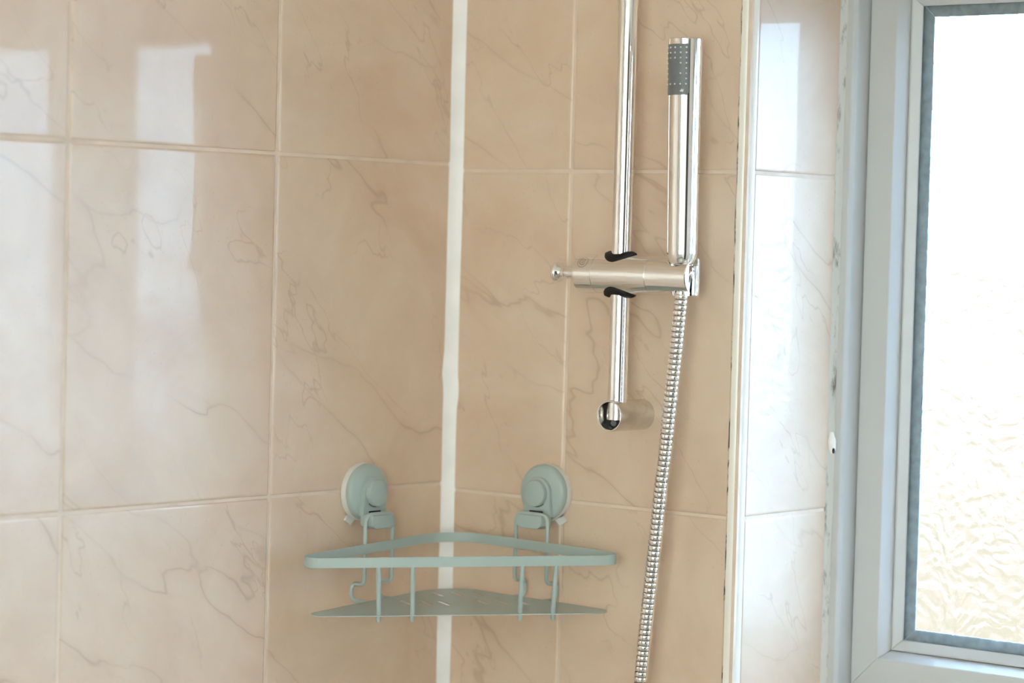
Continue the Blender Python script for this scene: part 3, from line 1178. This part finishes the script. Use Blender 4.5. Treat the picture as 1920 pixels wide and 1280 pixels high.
for W, u0, zc, nm in ((wA, 0.1335, 1.3285, 'A'), (wB, 0.1355, 1.3312, 'B')):
    out = Vector((1, 0, 0)) if nm == 'A' else Vector((0, -1, 0))
    al = Vector((0, -1, 0)) if nm == 'A' else Vector((1, 0, 0))
    up = Vector((0, 0, 1))

    def wpt(u, o, z):
        return W(u0 + u, o, z)
    # wire
    hw = 0.0203
    zt_ = zc - 0.0205
    base_in = lambda u: CZ + sag(*((0.03, -(u0 + u)) if nm == 'A' else (u0 + u, -0.03)))
    zs1 = base_in(0) + 0.0140
    zs0 = base_in(0) - 0.0030
    O1 = 0.0268
    pl = [wpt(-hw, 0.050, zs0), wpt(-hw, 0.0100, zs0), wpt(-hw, 0.0100, zs1), wpt(-hw, O1, zs1), wpt(-hw, O1, zt_),
          wpt(hw, O1, zt_), wpt(hw, O1, zs1), wpt(hw, 0.0100, zs1), wpt(hw, 0.0100, zs0), wpt(hw, 0.050, zs0)]
    bm = bmesh.new()
    tube(bm, fillet(pl, [0, 0.0065, 0.0065, 0.0055, 0.008, 0.008, 0.0055, 0.0065, 0.0065, 0], 7, closed=False), 0.0021, 12, dome=True)
    obj('hanger_wire', bm, SG, cad, smooth=True)

    # suction cup
    def turn(prof, seg=56, cap=False, du=0.0, dz=0.0):
        b = bmesh.new()
        rg = []
        for r, o in prof:
            if r < 1e-7:
                rg.append([b.verts.new(wpt(du, o, zc + dz))])
            else:
                rg.append([b.verts.new(wpt(du + r * math.cos(2 * PI * k / seg), o, zc + dz + r * math.sin(2 * PI * k / seg))) for k in range(seg)])
        for p, q in zip(rg, rg[1:]):
            for k in range(seg):
                k2 = (k + 1) % seg
                if len(q) == 1:
                    b.faces.new((p[k], p[k2], q[0]))
                elif len(p) == 1:
                    b.faces.new((p[0], q[k2], q[k]))
                else:
                    b.faces.new((p[k], p[k2], q[k2], q[k]))
        return b
    pad = obj('suction_pad', turn([(0.0, 0.0003), (0.0288, 0.0003), (0.0292, 0.0012), (0.0286, 0.0064), (0.0, 0.0066)]), M['pad'], cad, smooth=True)
    pad['label'] = 'milky white suction rubber'
    b = bmesh.new()
    prism(b, [wpt(0.010, 0.0008, zc - 0.0270), wpt(0.021, 0.0008, zc - 0.0225), wpt(0.0245, 0.0008, zc - 0.0275), wpt(0.0165, 0.0008, zc - 0.0325)], out, 0.0022)
    obj('release_tab', b, M['pad'], pad)
    dome = obj('cup_cover', turn([(0.0, 0.0066), (0.0278, 0.0066), (0.0285, 0.0074), (0.0284, 0.0105), (0.0272, 0.0125), (0.0250, 0.0138), (0.0150, 0.0162), (0.0, 0.0168)]), SG, cad, smooth=True)
    # strap plate: round top, running down to the clip
    pts = []
    for k in range(17):
        a = PI * k / 16
        pts.append((0.0158 * math.cos(a), 0.0158 * math.sin(a)))
    pts += [(-0.0162, -0.012), (-0.0172, -0.0225), (0.0172, -0.0225), (0.0162, -0.012)]
    b = bmesh.new()
    prism(b, [wpt(u, 0.0150, zc + v) for u, v in pts], out, 0.0052)
    bmesh.ops.bevel(b, geom=[e for e in b.edges if abs((e.verts[0].co - e.verts[1].co).dot(out)) < 1e-5], offset=0.0006, segments=2, profile=0.5, affect='EDGES')
    strap = obj('strap_plate', b, SG, cad, smooth=True, angle=math.radians(35))
    button = obj('lock_button', turn([(0.0133, 0.0203), (0.0133, 0.0240), (0.0127, 0.0250), (0.0110, 0.0254), (0.0, 0.0255)]), SG, cad, smooth=True)
    # dark gap under the button and the slot above the clip
    b = bmesh.new()
    sg = -1 if nm == 'A' else 1
    an = [(-2.35 + 1.5 * k / 14) if nm == 'B' else (-2.35 + 1.5 * k / 14) for k in range(15)]
    prev = None
    for a in an:
        c = (b.verts.new(wpt(0.01335 * math.cos(a), 0.02045, zc + 0.01335 * math.sin(a))), b.verts.new(wpt(0.0141 * math.cos(a), 0.02045, zc + 0.0141 * math.sin(a))))
        if prev:
            b.faces.new((prev[0], prev[1], c[1], c[0]))
        prev = c
    obj('button_gap', b, M['dark'], strap)
    b = bmesh.new()
    prism(b, [wpt(-0.0085, 0.0200, zc - 0.0178), wpt(0.0085, 0.0200, zc - 0.0178), wpt(0.0085, 0.0200, zc - 0.0202), wpt(-0.0085, 0.0200, zc - 0.0202)], out, 0.0006)
    obj('slot', b, M['dark'], strap)
    # clip block that holds the wire
    cp = [(-0.0158, -0.0212), (0.0158, -0.0212), (0.0166, -0.0240), (0.0158, -0.0318), (0.0105, -0.0348), (-0.0105, -0.0348), (-0.0158, -0.0318), (-0.0166, -0.0240)]
    b = bmesh.new()
    prism(b, [wpt(u, 0.0160, zc + v) for u, v in cp], out, 0.0168)
    bmesh.ops.bevel(b, geom=[e for e in b.edges if abs((e.verts[0].co - e.verts[1].co).dot(out)) < 1e-5], offset=0.0010, segments=3, profile=0.5, affect='EDGES')
    obj('wire_clip', b, SG, cad, smooth=True, angle=math.radians(35))

# ================================================================== garden seen through the glass
bm = bmesh.new()
box(bm, -40, 40, 0.6, 90, -0.5, -0.3)
tag(obj('lawn', bm, M['grass']), 'grass outside the window, painted paler with distance as a bright fade', 'lawn', 'structure')
